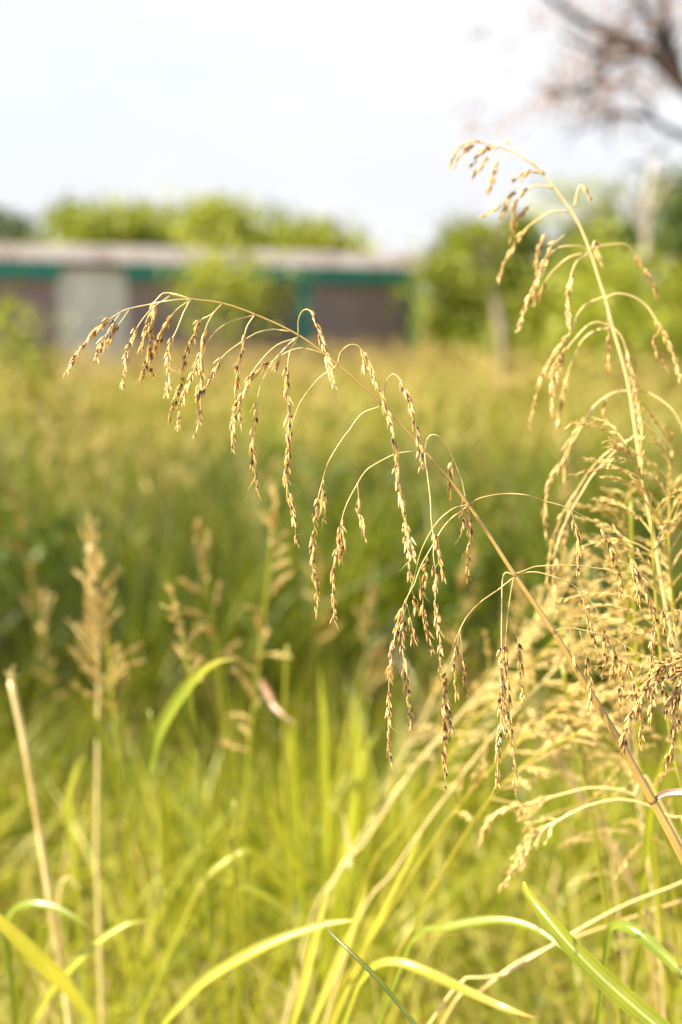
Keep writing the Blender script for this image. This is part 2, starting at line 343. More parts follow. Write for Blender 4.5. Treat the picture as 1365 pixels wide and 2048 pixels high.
# ------------------------------------------------------------------ shed behind the field
def box(mb, x0, x1, y0, y1, z0, z1, tint=.5):
    V = [(x, y, z) for x in (x0, x1) for y in (y0, y1) for z in (z0, z1)]
    mb.add(V, [[0, 1, 3, 2], [4, 6, 7, 5], [0, 4, 5, 1], [2, 3, 7, 6], [0, 2, 6, 4], [1, 5, 7, 3]], tint)
def shed():
    B = np.array((GX(838, 25.), 25.)); A = np.array((GX(0, 21.), 21.)); u = (B - A) / np.linalg.norm(B - A)
    ang = math.atan2(u[1], u[0])
    def sx(px):
        k = (px - 682.5) / FPX
        return (k * B[1] - B[0]) / (u[0] - k * u[1])
    t = thing('shed', 'long low brick shed with teal trim and pale rusty sheet roof', 'shed', (B[0], B[1], 0), rz=ang)
    def part(name, mat, boxes, parent=t):
        mb = MB()
        for b in boxes: box(mb, *b)
        return mb.build(name, mat, parent, smooth=False, world=False)
    brick = solid_mat('mauve_brick', [(.3, (.21, .145, .145)), (.5, (.29, .205, .20)), (.7, (.36, .27, .265))], 3, .9, brick=(.33, .28, .27))
    teal = solid_mat('teal_paint', [(.3, (.006, .20, .155)), (.6, (.012, .27, .21)), (.8, (.04, .29, .24))], 5, .5)
    white = solid_mat('grey_white_paint', [(.3, (.62, .60, .54)), (.7, (.82, .80, .74))], 2, .6)
    dark = solid_mat('dark_inside', [(.3, (.03, .025, .022)), (.7, (.06, .05, .045))], 2, .7)
    slatm = solid_mat('window_slat', [(.3, (.20, .17, .16)), (.7, (.30, .26, .24))], 2, .5)
    roofm = solid_mat('weathered_sheet', [(.28, (.12, .075, .06)), (.42, (.19, .16, .155)), (.56, (.25, .235, .24)), (.75, (.19, .155, .15))], 1.3, .5, vec=(1, .35, 1))
    hb = 1.92
    d0, d1 = sx(128), sx(252); w0, w1 = sx(492), sx(588); pl = sx(604); pr = sx(822)
    # brick walls: front in stretches between the openings, end walls, back wall
    part('wall', brick, [(-16, d0 - .06, 0, .2, -.1, 2.1)])
    part('wall', brick, [(d1 + .06, w0, 0, .2, -.1, 2.1), (w0, w1, 0, .2, -.1, .95), (w1, 0, 0, .2, -.1, 2.1)])
    part('wall', brick, [(-.2, 0, .2, 3.8, -.1, 2.1)])
    part('wall', brick, [(-16, 0, 3.8, 4.0, -.1, 2.5)])
    part('beam', teal, [(-16, d0 - .02, -.12, -.003, hb, hb + .23)])
    part('beam', teal, [(d1 + .02, .12, -.12, -.003, hb, hb + .24)])
    part('post', teal, [(pl - .1, pl + .1, -.1, -.003, -.1, hb - .003)])
    part('post', teal, [(pr - .09, pr + .11, -.1, -.003, -.1, hb - .003)])
    dr = part('door', white, [(d0, d1, .05, .1, -.05, 2.08)])
    part('door_frame', white, [(d0 - .057, d0 - .003, -.02, .15, -.05, 2.12), (d1 + .003, d1 + .057, -.02, .15, -.05, 2.12)], dr)
    part('door_panel', white, [(d0 + .12, (d0 + d1) / 2 - .06, .02, .047, .2, 1.0), ((d0 + d1) / 2 + .06, d1 - .12, .02, .047, .2, 1.0), (d0 + .12, d1 - .12, .02, .047, 1.15, 1.9)], dr)
    wn = part('window', dark, [(w0 + .03, w1 - .03, .12, .16, .97, 2.08)])
    part('slat', slatm, [(w0 + .04, w1 - .04, .04, .1, 1.0 + .12 * k, 1.045 + .12 * k) for k in range(8)], wn)
    part('window_frame', slatm, [(w0 + .002, w0 + .03, .02, .17, .955, 2.09), (w1 - .03, w1 - .002, .02, .17, .955, 2.09)], wn)
    # corrugated roof sheet sloping up to the back
    mb = MB(); xs = np.arange(-16.3, .32, .038); ys = np.array((-.16, 0., .155, .17, 2.2, 4.25))
    X, Y = np.meshgrid(xs, ys, indexing='ij'); Z = np.interp(Y, (-.16, .16, 4.25), (2.17, 2.42, 2.46)) + .018 * np.sin(X / .076 * math.pi)
    n, k = X.shape
    i, j = np.meshgrid(np.arange(n - 1), np.arange(k - 1), indexing='ij')
    F = np.stack([i * k + j, (i + 1) * k + j, (i + 1) * k + j + 1, i * k + j + 1], -1).reshape(-1, 4)
    mb.add(np.stack([X, Y, Z], -1).reshape(-1, 3), F, .5)
    rf = mb.build('roof', roofm, t, smooth=True, world=False)
    part('barge_board', roofm, [(.3, .33, .2, 4.2, 2.3, 2.5)], rf)
    # gable closing pieces under the slope
    mb = MB(); mb.add([(-.2, .2, 2.1), (-.2, 3.8, 2.1), (-.2, 3.8, 2.6), (-.2, .2, 2.16), (0, .2, 2.1), (0, 3.8, 2.1), (0, 3.8, 2.6), (0, .2, 2.16)],
                      [[0, 1, 2, 3], [4, 7, 6, 5], [0, 4, 5, 1], [3, 2, 6, 7], [1, 5, 6, 2], [0, 3, 7, 4]], .5)
    mb.build('gable', brick, t, smooth=False, world=False)
shed()

# ------------------------------------------------------------------ trees and shrubs
def leaf_mat(name, dark, mid, light, trans=.4):
    return plant_mat(name, [(0., dark), (.5, mid), (1., light)], trans, .03, .5, 1.2, .22, (1.2, 1.15, .45))
LM = {'yellow': leaf_mat('leaf_yellow_green', (.10, .145, .012), (.245, .29, .028), (.39, .42, .06)),
      'mid': leaf_mat('leaf_mid_green', (.07, .11, .012), (.19, .24, .03), (.33, .37, .06)),
      'dark': leaf_mat('leaf_dark_green', (.025, .05, .014), (.05, .09, .022), (.09, .14, .03), .3),
      'pale': leaf_mat('leaf_pale_green', (.12, .16, .08), (.2, .25, .13), (.3, .34, .2)),
      'dry': leaf_mat('leaf_dry_pink', (.16, .08, .06), (.30, .17, .13), (.42, .28, .22), .35)}
bark = solid_mat('grey_bark', [(.3, (.16, .13, .11)), (.6, (.30, .26, .22)), (.8, (.38, .33, .29))], 6, .9, vec=(1, 1, .25), bump=.6)
palebark = solid_mat('pale_bark', [(.3, (.34, .30, .27)), (.6, (.48, .44, .40)), (.8, (.55, .52, .48))], 6, .9, vec=(1, 1, .25), bump=.6)
darkbark = solid_mat('dark_bark', [(.3, (.016, .012, .011)), (.7, (.038, .029, .027))], 7, .9, vec=(1, 1, .25), bump=.6)
def leafcloud(mb, rng, cen, R, nclump, per, size, tint=.5, spread=.32, zmin=None):
    cen = np.asarray(cen, float); R = np.asarray(R, float)
    d = norm(rng.normal(size=(nclump, 3))); r = rng.uniform(.25, 1., (nclump, 1)) ** .5
    cl = cen + d * r * R * (1 + .18 * rng.normal(size=(nclump, 1)))
    ct = np.clip(tint + rng.normal(0, .18, nclump), 0, 1)
    cs = rng.uniform(.6, 1.3, nclump)
    idx = np.repeat(np.arange(nclump), per)
    P = cl[idx] + rng.normal(size=(len(idx), 3)) * (R.mean() * spread * cs[idx])[:, None] * np.array((1, 1, .75))
    if zmin is not None: P = P[P[:, 2] > zmin]; idx = idx[:len(P)]
    n = len(P); s = size * rng.uniform(.6, 1.4, n)
    A = norm(rng.normal(size=(n, 3))); Bv = norm(np.cross(A, rng.normal(size=(n, 3))))
    V = np.stack([P - A * s[:, None], P + Bv * s[:, None] * .42, P + A * s[:, None], P - Bv * s[:, None] * .42], 1)
    F = np.arange(n * 4).reshape(n, 4)
    mb.add(V.reshape(-1, 3), F, np.repeat(np.clip(ct[idx] + rng.normal(0, .12, n), 0, 1), 4))
def tree(name, label, cat, px, d, top, wpx, mat, base_y=None, clumps=26, per=150, size=.11, trunk_r=.09, group=None, seed=1, squash=1., low=.2, tint=.5, spread=.32, trunk_mat=None):
    rng = np.random.default_rng(seed)
    x = GX(px, d); H = HZ(top, d); rx = wpx / FPX * d / 2
    z0 = H * low; rz = (H - z0) / 2
    t = thing(name, label, cat, (x, d, 0), group)
    mb = MB()
    C = spline([(x, d, -.1), (x + rng.normal(0, .06), d, z0 * .6), (x + rng.normal(0, .12), d, z0 + rz * .7), (x, d + .05, z0 + rz * 1.4)], 14)
    tube(mb, C, np.linspace(trunk_r, trunk_r * .3, 14), .5, 8)
    for k in range(7):
        a = rng.uniform(0, 6.28); s = C[rng.integers(5, 11)]
        e = s + np.array((math.cos(a) * rx * .75, math.sin(a) * rx * .6, rz * rng.uniform(.3, .9)))
        tube(mb, spline([s, (s + e) / 2 + (0, 0, .1), e], 7), np.linspace(trunk_r * .45, trunk_r * .1, 7), .5, 5)
    mb.build('trunk', trunk_mat or bark, t)
    mb = MB()
    leafcloud(mb, rng, (x, d, z0 + rz), (rx * .82, rx * .75 * squash, rz * .85), clumps, per, size, tint, spread)
    mb.build('crown', LM[mat], t)
    return t
g = 'trees growing behind the shed'
tree('small_tree', 'dull bluish green tree at left, behind the shed roof', 'tree', 25, 38, 432, 190, 'dark', seed=2, group=g, tint=.8, size=.14)
tree('small_tree', 'thin dark spire of a tree rising above the shed roof', 'tree', 172, 36, 392, 90, 'mid', seed=3, group=g, clumps=16, size=.13)
tree('small_tree', 'broad low green tree behind the shed, over its pale door', 'tree', 255, 31, 420, 270, 'mid', seed=4, group=g, clumps=34, per=170, tint=.7)
tree('small_tree', 'tallest yellow green tree behind the shed, middle of the roof', 'tree', 462, 31, 392, 200, 'yellow', seed=5, group=g, clumps=34, per=170, tint=.6)
tree('small_tree', 'round yellow green tree behind the shed, nearest its end corner', 'tree', 640, 32, 416, 220, 'yellow', seed=6, group=g, clumps=34, per=170)
tree('small_tree', 'low bushy tree between the broad and the tallest tree behind the shed', 'tree', 365, 33, 445, 220, 'mid', seed=41, group=g, clumps=26, tint=.85)
tree('small_tree', 'low bushy tree between the two yellow green trees behind the shed', 'tree', 555, 33, 432, 200, 'yellow', seed=42, group=g, clumps=26, tint=.4)
tree('small_tree', 'low green tree between the bluish tree and the dark spire', 'tree', 100, 34, 445, 180, 'mid', seed=43, group=g, clumps=22, tint=.7)
tree('climbing_shrub', 'bright green shrub leaning over the front and roof of the shed', 'shrub', 470, 21.2, 478, 210, 'yellow', seed=7, clumps=22, per=40, size=.075, low=.36, tint=.7, spread=.42)
tree('leafy_bush', 'green bush beside the end corner of the shed', 'bush', 925, 23.5, 440, 165, 'yellow', seed=8, low=.05, clumps=36, tint=.35, size=.09)
tree('leafy_bush', 'small green bush at foot of the grey tree trunk', 'bush', 985, 24, 560, 190, 'yellow', seed=18, low=.03, clumps=22, tint=.75, size=.09)
tree('leafy_bush', 'dark green bush behind the drooping right seed head', 'bush', 1130, 27, 478, 270, 'mid', seed=9, low=.02, clumps=44, tint=.35, size=.1)
tree('leafy_bush', 'large bright yellow green bush at right edge before the pale trunk', 'bush', 1310, 17, 480, 420, 'yellow', seed=10, low=.02, clumps=60, per=170, size=.07, tint=.75)
tree('leafy_bush', 'low yellow green bush in front of the dark bush', 'bush', 1110, 19, 565, 300, 'yellow', seed=20, low=.02, clumps=46, per=120, size=.07, tint=.6)
tree('leafy_tree', 'dark green tree at right edge, behind the pale trunk', 'tree', 1375, 30, 350, 260, 'dark', seed=12, low=.2, clumps=30, tint=.75, size=.12)
tree('sparse_tree', 'thin pale green tree faint against the sky, far right', 'tree', 1160, 36, 335, 230, 'mid', seed=13, low=.35, clumps=16, per=55, size=.12, tint=.7)
tree('grey_trunk_tree', 'slim tree with bare grey trunk and a thin pale crown', 'tree', 1000, 18.2, 385, 170, 'mid', seed=14, low=.5, clumps=16, per=50, size=.09, trunk_r=.115, tint=.5)
tree('leafy_tree', 'dark green tree behind the bright bush, left of the pale trunk', 'tree', 1235, 29, 425, 170, 'dark', seed=44, low=.1, clumps=26, tint=.6, size=.1)
tree('pale_trunk_tree', 'tall tree with pale straight trunk above the bright bush', 'tree', 1298, 22, 270, 150, 'pale', seed=15, low=.62, clumps=3, per=9, size=.08, trunk_r=.12, tint=.8, trunk_mat=palebark)
tree('wild_shrub', 'light green weedy shrub at left edge in front of the shed', 'shrub', 10, 13, 565, 190, 'yellow', seed=16, low=.02, clumps=26, per=20, size=.06, trunk_r=.02, tint=.55, spread=.45)

def weeds():
    rng = np.random.default_rng(77); mb = MB()
    for k in range(60):
        y = rng.uniform(4.4, 9.5); x = rng.uniform(-1, 1) * (.3 + .26 * y); h = rng.uniform(.15, .8)
        if x > .35 * y * .27 and rng.random() < .5: continue
        leafcloud(mb, rng, (x, y, h * .6), (rng.uniform(.1, .3), .2, h * .45), 5, 34, .035, rng.uniform(.2, .8), .4, .02)
    kind(mb.build('undergrowth', leaf_mat('weed_leaf', (.03, .06, .004), (.07, .12, .008), (.13, .18, .012))), 'stuff')
weeds()

def bare_tree():
    d = 11.0; rng = np.random.default_rng(21)
    t = thing('bare_tree', 'dark spreading limbs with withered pinkish leaves, top right corner', 'tree', (PX(1640, 700, d)[0], PX(1640, 700, d)[1], 0))
    root = PX(1640, 700, d); root[2] = -.1
    def path(pts, dd=0.): return [PX(x, y, d + dd * i) for i, (x, y) in enumerate(pts)]
    mb = MB()
    tr = [root, PX(1630, 600, d), PX(1600, 400, d), PX(1560, 300, d)]
    tube(mb, spline(tr, 20), np.linspace(.26, .17, 20), .5, 10)
    mb.build('trunk', darkbark, t)
    limbs = [([(1560, 300), (1440, 225), (1365, 170), (1310, 115), (1250, 85), (1200, 60), (1140, 25), (1080, -20)], .085, .02, .02),
             ([(1330, 130), (1315, 70), (1290, 25), (1265, -30)], .05, .02, .03),
             ([(1560, 310), (1450, 300), (1365, 270), (1310, 240), (1295, 190)], .06, .012, -.06),
             ([(1310, 240), (1250, 225), (1200, 240)], .03, .008, .03),
             ([(1290, 105), (1230, 120), (1180, 170), (1130, 185), (1080, 180)], .04, .008, -.05),
             ([(1250, 85), (1190, 100), (1120, 70)], .03, .008, .08),
             ([(1365, 170), (1335, 60), (1330, -30)], .06, .03, .05)]
    for pts, r0, r1, dd in limbs:
        mb = MB(); C = spline(path(pts, dd), 24); tube(mb, C, np.linspace(r0, r1, 24), .5, 7)
        for k in range(10):                     # twigs
            s = C[rng.integers(6, 24)]; e = s + rng.normal(size=3) * .28
            tube(mb, spline([s, (s + e) / 2 + rng.normal(size=3) * .04, e], 6), np.linspace(.011, .003, 6), .5, 4)
        mb.build('limb', darkbark, t)
    mb = MB()
    for (x, y, w, hh, n) in [(1230, 130, 70, 60, 16), (1190, 175, 90, 55, 14), (1265, 60, 60, 60, 10), (1110, 165, 45, 50, 6), (1200, 220, 80, 25, 7), (1290, 170, 50, 40, 7), (1340, 30, 50, 50, 8),
                             (1190, 20, 80, 40, 8), (1150, 210, 70, 40, 6), (1250, 190, 60, 40, 6), (980, 235, 60, 35, 4), (1080, 225, 60, 35, 6), (1060, 60, 60, 40, 3), (1140, 110, 60, 40, 5)]:
        leafcloud(mb, rng, PX(x, y, d + rng.normal(0, .15)), (w / FPX * d, .3, hh / FPX * d), n, 9, .032, .5, .36)
    mb.build('foliage', LM['dry'], t)
bare_tree()

# ------------------------------------------------------------------ seed strands
def spikes(mb, rng, C, s0, spacing=.0027, ln=.0074, wd=.00116, dark=.45, pale=.62, splay=.34, pair=True, awn=0.):
    """Seed husks along strand C from share s0 of its length to its end."""
    seg = np.concatenate([[0], np.cumsum(np.linalg.norm(np.diff(C, axis=0), axis=1))]); Lt = seg[-1]
    us = np.arange(s0 * Lt, Lt, spacing); us = us + rng.normal(0, spacing * .3, len(us)); us = np.clip(us, 0, Lt)
    k = len(us)
    if k == 0: return
    P = np.stack([np.interp(us, seg, C[:, j]) for j in range(3)], 1)
    T0 = norm(np.gradient(C, axis=0)); T = norm(np.stack([np.interp(us, seg, T0[:, j]) for j in range(3)], 1))
    for rep in range(2 if pair else 1):
        a = np.arange(k) * 2.4 + rep * 2.2 + rng.normal(0, .5, k)
        ref = np.array((.1, -1, .2)); A = norm(np.cross(T, ref)); B = np.cross(T, A)
        rad_ = A * np.cos(a)[:, None] + B * np.sin(a)[:, None]
        taper = np.clip((Lt - us) / (.25 * Lt + 1e-6), .35, 1) ** .3
        D = T + rad_ * (splay * rng.uniform(.4, 1.3, k))[:, None] + np.array((0, 0, -.12))
        l = ln * rng.uniform(.72, 1.22, k) * taper * (1 if rep == 0 else .85)
        w = wd * rng.uniform(.8, 1.2, k) * taper * (1. if rep == 0 else .62)
        base = np.clip(rng.normal(pale, .13, k), .25, 1)
        tints = np.stack([base - .15, base - .05, base, base + .06, base + .14], 1)
        if rep == 0:                                  # ripe grains: a dark patch below the middle of the husk
            dk = rng.random(k) < dark
            tints[dk, 0] = .25; tints[dk, 1] = rng.uniform(.0, .2, dk.sum()); tints[dk, 2] = rng.uniform(.12, .55, dk.sum())
        else:
            br = rng.random(k) < .3; tints[br] -= .25
        gap = np.sin(np.arange(k) * .55 + rng.uniform(0, 6)) > -.86                # short bare gaps where husks have dropped
        keep = (rng.random(k) < (.96 if rep == 0 else .78)) & gap
        spindles(mb, (P + rad_ * .0007)[keep], D[keep], l[keep], w[keep], np.clip(tints[keep], 0, 1), .7, rng)
    if awn:
        for q in rng.choice(k, max(1, int(k * awn)), replace=False):
            e = P[q] + norm(T[q] + rng.normal(size=3) * .5) * rng.uniform(.008, .016)
            tube(mb, spline([P[q], (P[q] + e) / 2 + rng.normal(size=3) * .0012, e], 4), (.00018, .00015, .0001, .00006), .75, 3)

def strand3d(pts, d0, d1, n=None, bow=0.):
    pts = np.asarray(pts, float)
    S = spline(pts, n or max(10, int(np.linalg.norm(np.diff(pts, axis=0), axis=1).sum() / 7)))
    u = np.linspace(0, 1, len(S))
    dd = d0 + (d1 - d0) * u ** 1.3 + bow * np.sin(u * math.pi)
    wr = np.random.default_rng(int(abs(pts).sum()) % 99991); m = len(S)          # small natural kinks
    kn = max(3, m // 5); W = np.stack([np.interp(np.linspace(0, kn - 1, m), np.arange(kn), wr.normal(0, 1.5, kn)) for _ in range(2)], 1)
    S = S + W * np.minimum(1, np.arange(m) / 4.)[:, None]; dd = dd + np.interp(np.linspace(0, kn - 1, m), np.arange(kn), wr.normal(0, .002, kn)) * np.minimum(1, np.arange(m) / 4.)
    return np.array([PX(x, y, d) for (x, y), d in zip(S, dd)])
def start_share(pts, i):
    pts = np.asarray(pts, float); s = np.concatenate([[0], np.cumsum(np.linalg.norm(np.diff(pts, axis=0), axis=1))])
    return float(np.interp(i, np.arange(len(s)), s) / s[-1])

def to_ground(pts3, reach=(0, 0), n=6):
    """carry a 3-D path on from its last point down into the ground."""
    P = [np.array(p) for p in pts3]; e = P[-1]; t = norm(P[-1] - P[-2])
    zs = max(e[2], .05); foot = e + np.array((t[0] * zs * .5 + reach[0], t[1] * zs * .5 + reach[1], 0)); foot[2] = -.06
    mid = e * .5 + foot * .5 + t * zs * .12
    return P + [mid, foot]

# ---- the stalk in focus
BR = [  # (points, index where seeds start, [(sub points, seed start index)], depth drift)
 ([(384,599),(330,602),(270,616),(232,632),(200,652),(165,690),(148,718),(130,748)], 3.4, [([(240,628),(225,650),(206,685),(191,725)],.5), ([(258,620),(238,650),(222,675),(208,694)],.9)], -.02),
 ([(384,599),(358,589),(335,586),(322,590),(310,607),(298,640),(290,668),(284,700)], 3.6, [], .01),
 ([(340,592),(299,622),(269,665),(257,702),(248,740),(242,769)], 1.7, [], -.03),
 ([(322,592),(309,607),(302,655),(299,700),(290,735),(284,761)], .8, [([(299,695),(302,715),(308,750)],.1)], .02),
 ([(382,599),(354,620),(334,650),(318,680),(306,706)], 1.4, [], .03),
 ([(380,601),(366,630),(352,665),(343,682),(337,712),(337,745),(333,788)], 2.6, [], -.015),
 ([(444,608),(424,630),(399,645),(386,675),(373,715),(367,750),(356,780),(339,836)], 1.8, [], .02),
 ([(444,608),(420,636),(409,660),(401,700),(385,750),(370,785),(355,857)], 1.6, [([(398,706),(402,740),(397,790),(394,800)],.2)], -.02),
 ([(508,630),(469,640),(439,657),(419,680),(405,705),(399,732)], 4.3, [], .02),
 ([(580,663),(548,661),(513,667),(479,687),(454,705),(439,722),(424,750),(409,776),(400,804),(400,826),(395,869)], 4.8, [], -.02),
 ([(509,631),(494,655),(486,690),(477,730),(473,764),(476,800),(484,849)], 1.4, [], .015),
 ([(597,674),(558,690),(530,712),(509,742),(496,769),(481,799),(469,829),(466,859),(465,904)], 3.4, [], -.02),
 ([(650,709),(628,701),(603,696),(578,702),(551,717),(528,734),(502,758),(486,790)], 4.4, [([(566,708),(556,724),(549,742)],.6)], .02),
 ([(597,675),(573,692),(548,720),(528,759),(517,794),(513,829),(506,884),(509,934),(519,988)], 4.2, [], .03),
 ([(596,676),(583,697),(577,724),(574,759),(577,809),(579,859),(577,905),(574,950),(583,1010),(598,1090)], 2.3, [], -.01),
 ([(674,731),(638,759),(603,799),(586,839),(580,875),(575,915),(570,970)], 3.6, [], .02),
 ([(597,669),(598,640),(607,621),(621,619),(632,640),(643,670),(654,704),(659,734),(667,774)], 2.7, [], -.05),
 ([(676,728),(681,704),(696,690),(713,691),(725,704),(738,729),(751,763),(764,801),(777,840),(789,878),(794,912),(795,950),(802,988),(811,1044),(817,1099),(820,1155)], 3.7, [([(722,700),(729,720),(732,742)],.2), ([(810,1035),(822,1080),(826,1118)],.3)], -.045),
 ([(766,800),(772,765),(784,748),(796,750),(807,769),(820,806),(833,848),(840,886),(844,938)], 2.9, [], -.02),
 ([(760,813),(730,827),(700,857),(675,895),(656,933),(645,965),(636,1001),(629,1056),(625,1133),(632,1171),(635,1230)], 5.8, [([(648,960),(647,990),(647,1043)],.4)], .02),
 ([(850,903),(819,903),(789,908),(760,923),(730,946),(709,976),(692,1010),(683,1044),(676,1086),(670,1129),(666,1184),(670,1243)], 6.8, [([(715,968),(718,988),(719,1022),(726,1039),(731,1075)],.8), ([(684,1040),(687,1075),(683,1120)],.3)], -.02),
 ([(850,906),(853,946),(860,1001),(863,1048),(867,1086),(869,1129),(873,1184),(878,1251),(883,1308),(881,1357)], 5.1, [([(863,1048),(872,1075),(880,1110),(890,1155)],.5)], -.025),
 ([(850,898),(855,878),(870,867),(887,874),(900,895),(906,916),(917,946),(926,971),(934,1001),(940,1044),(938,1099),(937,1158)], 7.6, [([(906,914),(904,935),(901,960),(906,996)],.7), ([(931,990),(930,1020),(925,1062)],.4)], .015),
 ([(937,1010),(904,1018),(874,1044),(853,1078),(836,1120),(826,1165),(808,1220),(794,1260)], 6.2, [], .03),
 ([(936,1011),(896,1044),(866,1090),(840,1139),(815,1201),(797,1249),(785,1308),(779,1402),(777,1459),(785,1544)], 3.9, [([(814,1206),(805,1256),(806,1298),(815,1346),(819,1393),(823,1454)],.5), ([(840,1150),(845,1204),(850,1237),(863,1300)],.4), ([(855,1108),(852,1140),(850,1172)],.2), ([(824,1182),(830,1200),(834,1225)],.2), ([(815,1210),(826,1260),(830,1285)],.5)], -.02),
 ([(940,1008),(964,995),(1006,988),(1049,990),(1091,1001),(1145,1020),(1180,1040),(1205,1060),(1225,1100),(1238,1150),(1240,1195)], 7.1, [([(1143,1019),(1148,1045),(1156,1080),(1157,1150)],.8)], .02),
 ([(1032,1147),(1074,1135),(1131,1130),(1178,1133),(1230,1145),(1278,1161),(1325,1190),(1345,1225),(1350,1270)], 6.5, [([(1258,1110),(1278,1143),(1297,1195),(1311,1242),(1308,1280),(1306,1332)],.2), ([(1262,1118),(1275,1160),(1278,1210)],.3), ([(1325,1190),(1332,1250),(1345,1300),(1350,1345)],.5)], -.01),
 ([(1036,1147),(1074,1144),(1122,1157),(1160,1183),(1188,1213),(1206,1256),(1212,1298),(1210,1352)], 4.8, [([(1158,1182),(1168,1205),(1180,1245),(1195,1313)],.5)], .02),
 ([(1028,1155),(1022,1185),(1016,1232),(1011,1280),(1010,1327),(1015,1384),(1022,1440),(1027,1502),(1032,1587)], 3.2, [([(1020,1237),(1033,1275),(1041,1317),(1048,1407)],.7), ([(1011,1290),(1003,1340),(1010,1400),(1018,1470)],.2)], .01),
 ([(1026,1150),(1012,1145),(1005,1161),(1003,1218),(1001,1285),(1003,1340),(1004,1407),(999,1469),(994,1572)], 4.2, [], -.025),
 ([(1027,1156),(985,1185),(952,1213),(926,1248),(907,1289),(896,1336),(889,1384),(892,1431),(888,1502),(895,1582)], 5.2, [([(922,1255),(916,1300),(911,1346),(914,1393)],.8), ([(921,1268),(927,1327),(936,1388)],.8), ([(891,1390),(898,1440),(905,1483)],.1)], .02),
 ([(1107,1262),(1136,1257),(1174,1261),(1216,1270),(1249,1289),(1285,1313),(1305,1336),(1316,1370)], 6.5, [([(1140,1258),(1148,1300),(1152,1335)],1.2), ([(1160,1262),(1172,1310),(1180,1370),(1176,1435)],.9), ([(1222,1272),(1228,1320),(1224,1365)],.5), ([(1238,1280),(1244,1340),(1240,1410)],.6), ([(1250,1292),(1262,1345),(1275,1400),(1285,1495)],.7), ([(1300,1330),(1304,1390),(1302,1455)],.3), ([(1318,1340),(1328,1390),(1338,1440)],.3)], -.02),
]
AXIS = [(1365,1712),(1306,1603),(1233,1473),(1174,1374),(1107,1263),(1030,1150),(938,1010),(850,902),(762,807),(675,729),(597,670),(511,629),(444,606),(384,598),(340,587)]
AXR = [10,8.4,7.6,6.7,5.6,4.5,3.4,2.8,2.5,2.2,1.9,1.7,1.5,1.2,.8]     # half width in pixels
def axis_depth(x): return 1.0 + .02 * (x - 850) / 500.
def main_stalk():
    rng = np.random.default_rng(5)
    base = [PX(1690, 2350, 1.06)]; base[0][2] = 0
    t = thing('grass_stalk', 'sharp golden grass stalk arching across the picture with drooping dark seeded strands', 'grass stalk', tuple(base[0]))
    P = np.array([np.append(PX(x, y, axis_depth(x)), r / FPX) for (x, y), r in zip(AXIS, AXR)])[::-1]
    tail = np.array([np.append(PX(1480, 1935, 1.04), 13 / FPX), np.append(PX(1590, 2150, 1.05), 15 / FPX), np.append(base[0] - (0, 0, .03), 20 / FPX)])
    S = spline(np.vstack([P, tail]), 220)
    mb = MB(); tube(mb, S[:, :3], S[:, 3], .55 + .1 * np.sin(np.linspace(0, 40, 220)), 12, np.array((.0, .3, .1, -.12, .22, -.05, .05, -.2, .0, .15, -.1, .1)))
    stem = mb.build('stem', M['culm'], t)
    for (x, y), r in zip(AXIS[1:13], AXR[1:13]):          # swollen joints where the branches leave
        if (x, y) in ((1233,1473),(1174,1374)): continue
        c = PX(x, y, axis_depth(x)); q = norm(PX(*AXIS[AXIS.index((x, y)) + 1], axis_depth(x)) - c)
        C = np.array([c + q * k * r / FPX for k in (-1.6, -.8, 0, .8, 1.6)])
        if x > 1200: C = c + (C - c) * .5
        mb = MB(); tube(mb, C, np.array((.8, 1.06, 1.12, 1.06, .8)) * r / FPX, .25 if x < 1200 else .08, 8)
        mb.build('joint', M['culm'], stem)
    for pts, s0, subs, dr in BR:
        d0 = axis_depth(pts[0][0]); d1 = d0 + dr
        C = strand3d(pts, d0, d1)
        mb = MB(); pale = rng.uniform(.5, .95)
        tube(mb, C, np.linspace(1.35, .55, len(C)) / FPX, pale, 6)
        sh = MB(); subl = []
        for sp, ss in subs:
            y = np.linalg.norm(np.asarray(pts, float) - np.asarray(sp[0], float), axis=1); k = start_share(pts, int(np.argmin(y)))
            dd = d0 + dr * k ** 1.3
            Cs = strand3d(sp, dd, dd + rng.normal(0, .008))
            tube(mb, Cs, np.linspace(.8, .5, len(Cs)) / FPX, pale, 5)
            subl.append((Cs, start_share(sp, ss)))
        b = mb.build('branch', M['straw'], t)
        fr = dict(dark=.30, pale=.72) if dr < -.04 else dict(dark=rng.uniform(.38, .62), pale=rng.uniform(.58, .76))
        if pts[0][0] > 880: fr = dict(dark=rng.uniform(.5, .65), pale=rng.uniform(.55, .68))
        mb = MB(); spikes(mb, rng, C, start_share(pts, s0), awn=.06, **fr)
        mb.build('seed_spike', M['seed'], b)
        for Cs, ss in subl:
            mb = MB(); spikes(mb, rng, Cs, ss, awn=.05, **fr); mb.build('seed_spike', M['seed'], b)
    mb = MB()                                             # curled dry leaf at the lower joint
    C = strand3d([(1306,1604),(1330,1592),(1375,1590),(1450,1604),(1520,1640)], 1.02, .98, 24)
    ribbon(mb, C, np.interp(np.linspace(0, 1, 24), (0, .12, .35, 1), (.002, .007, .0105, .002)), (0, -.6, 1), .35, .4, np.interp(np.linspace(0, 1, 24), (0, .3, 1), (.5, .3, .2)))
    lf = mb.build('leaf', M['dryleaf'], t); lf['label'] = 'curled purplish dry leaf'
    return t
main_stalk()

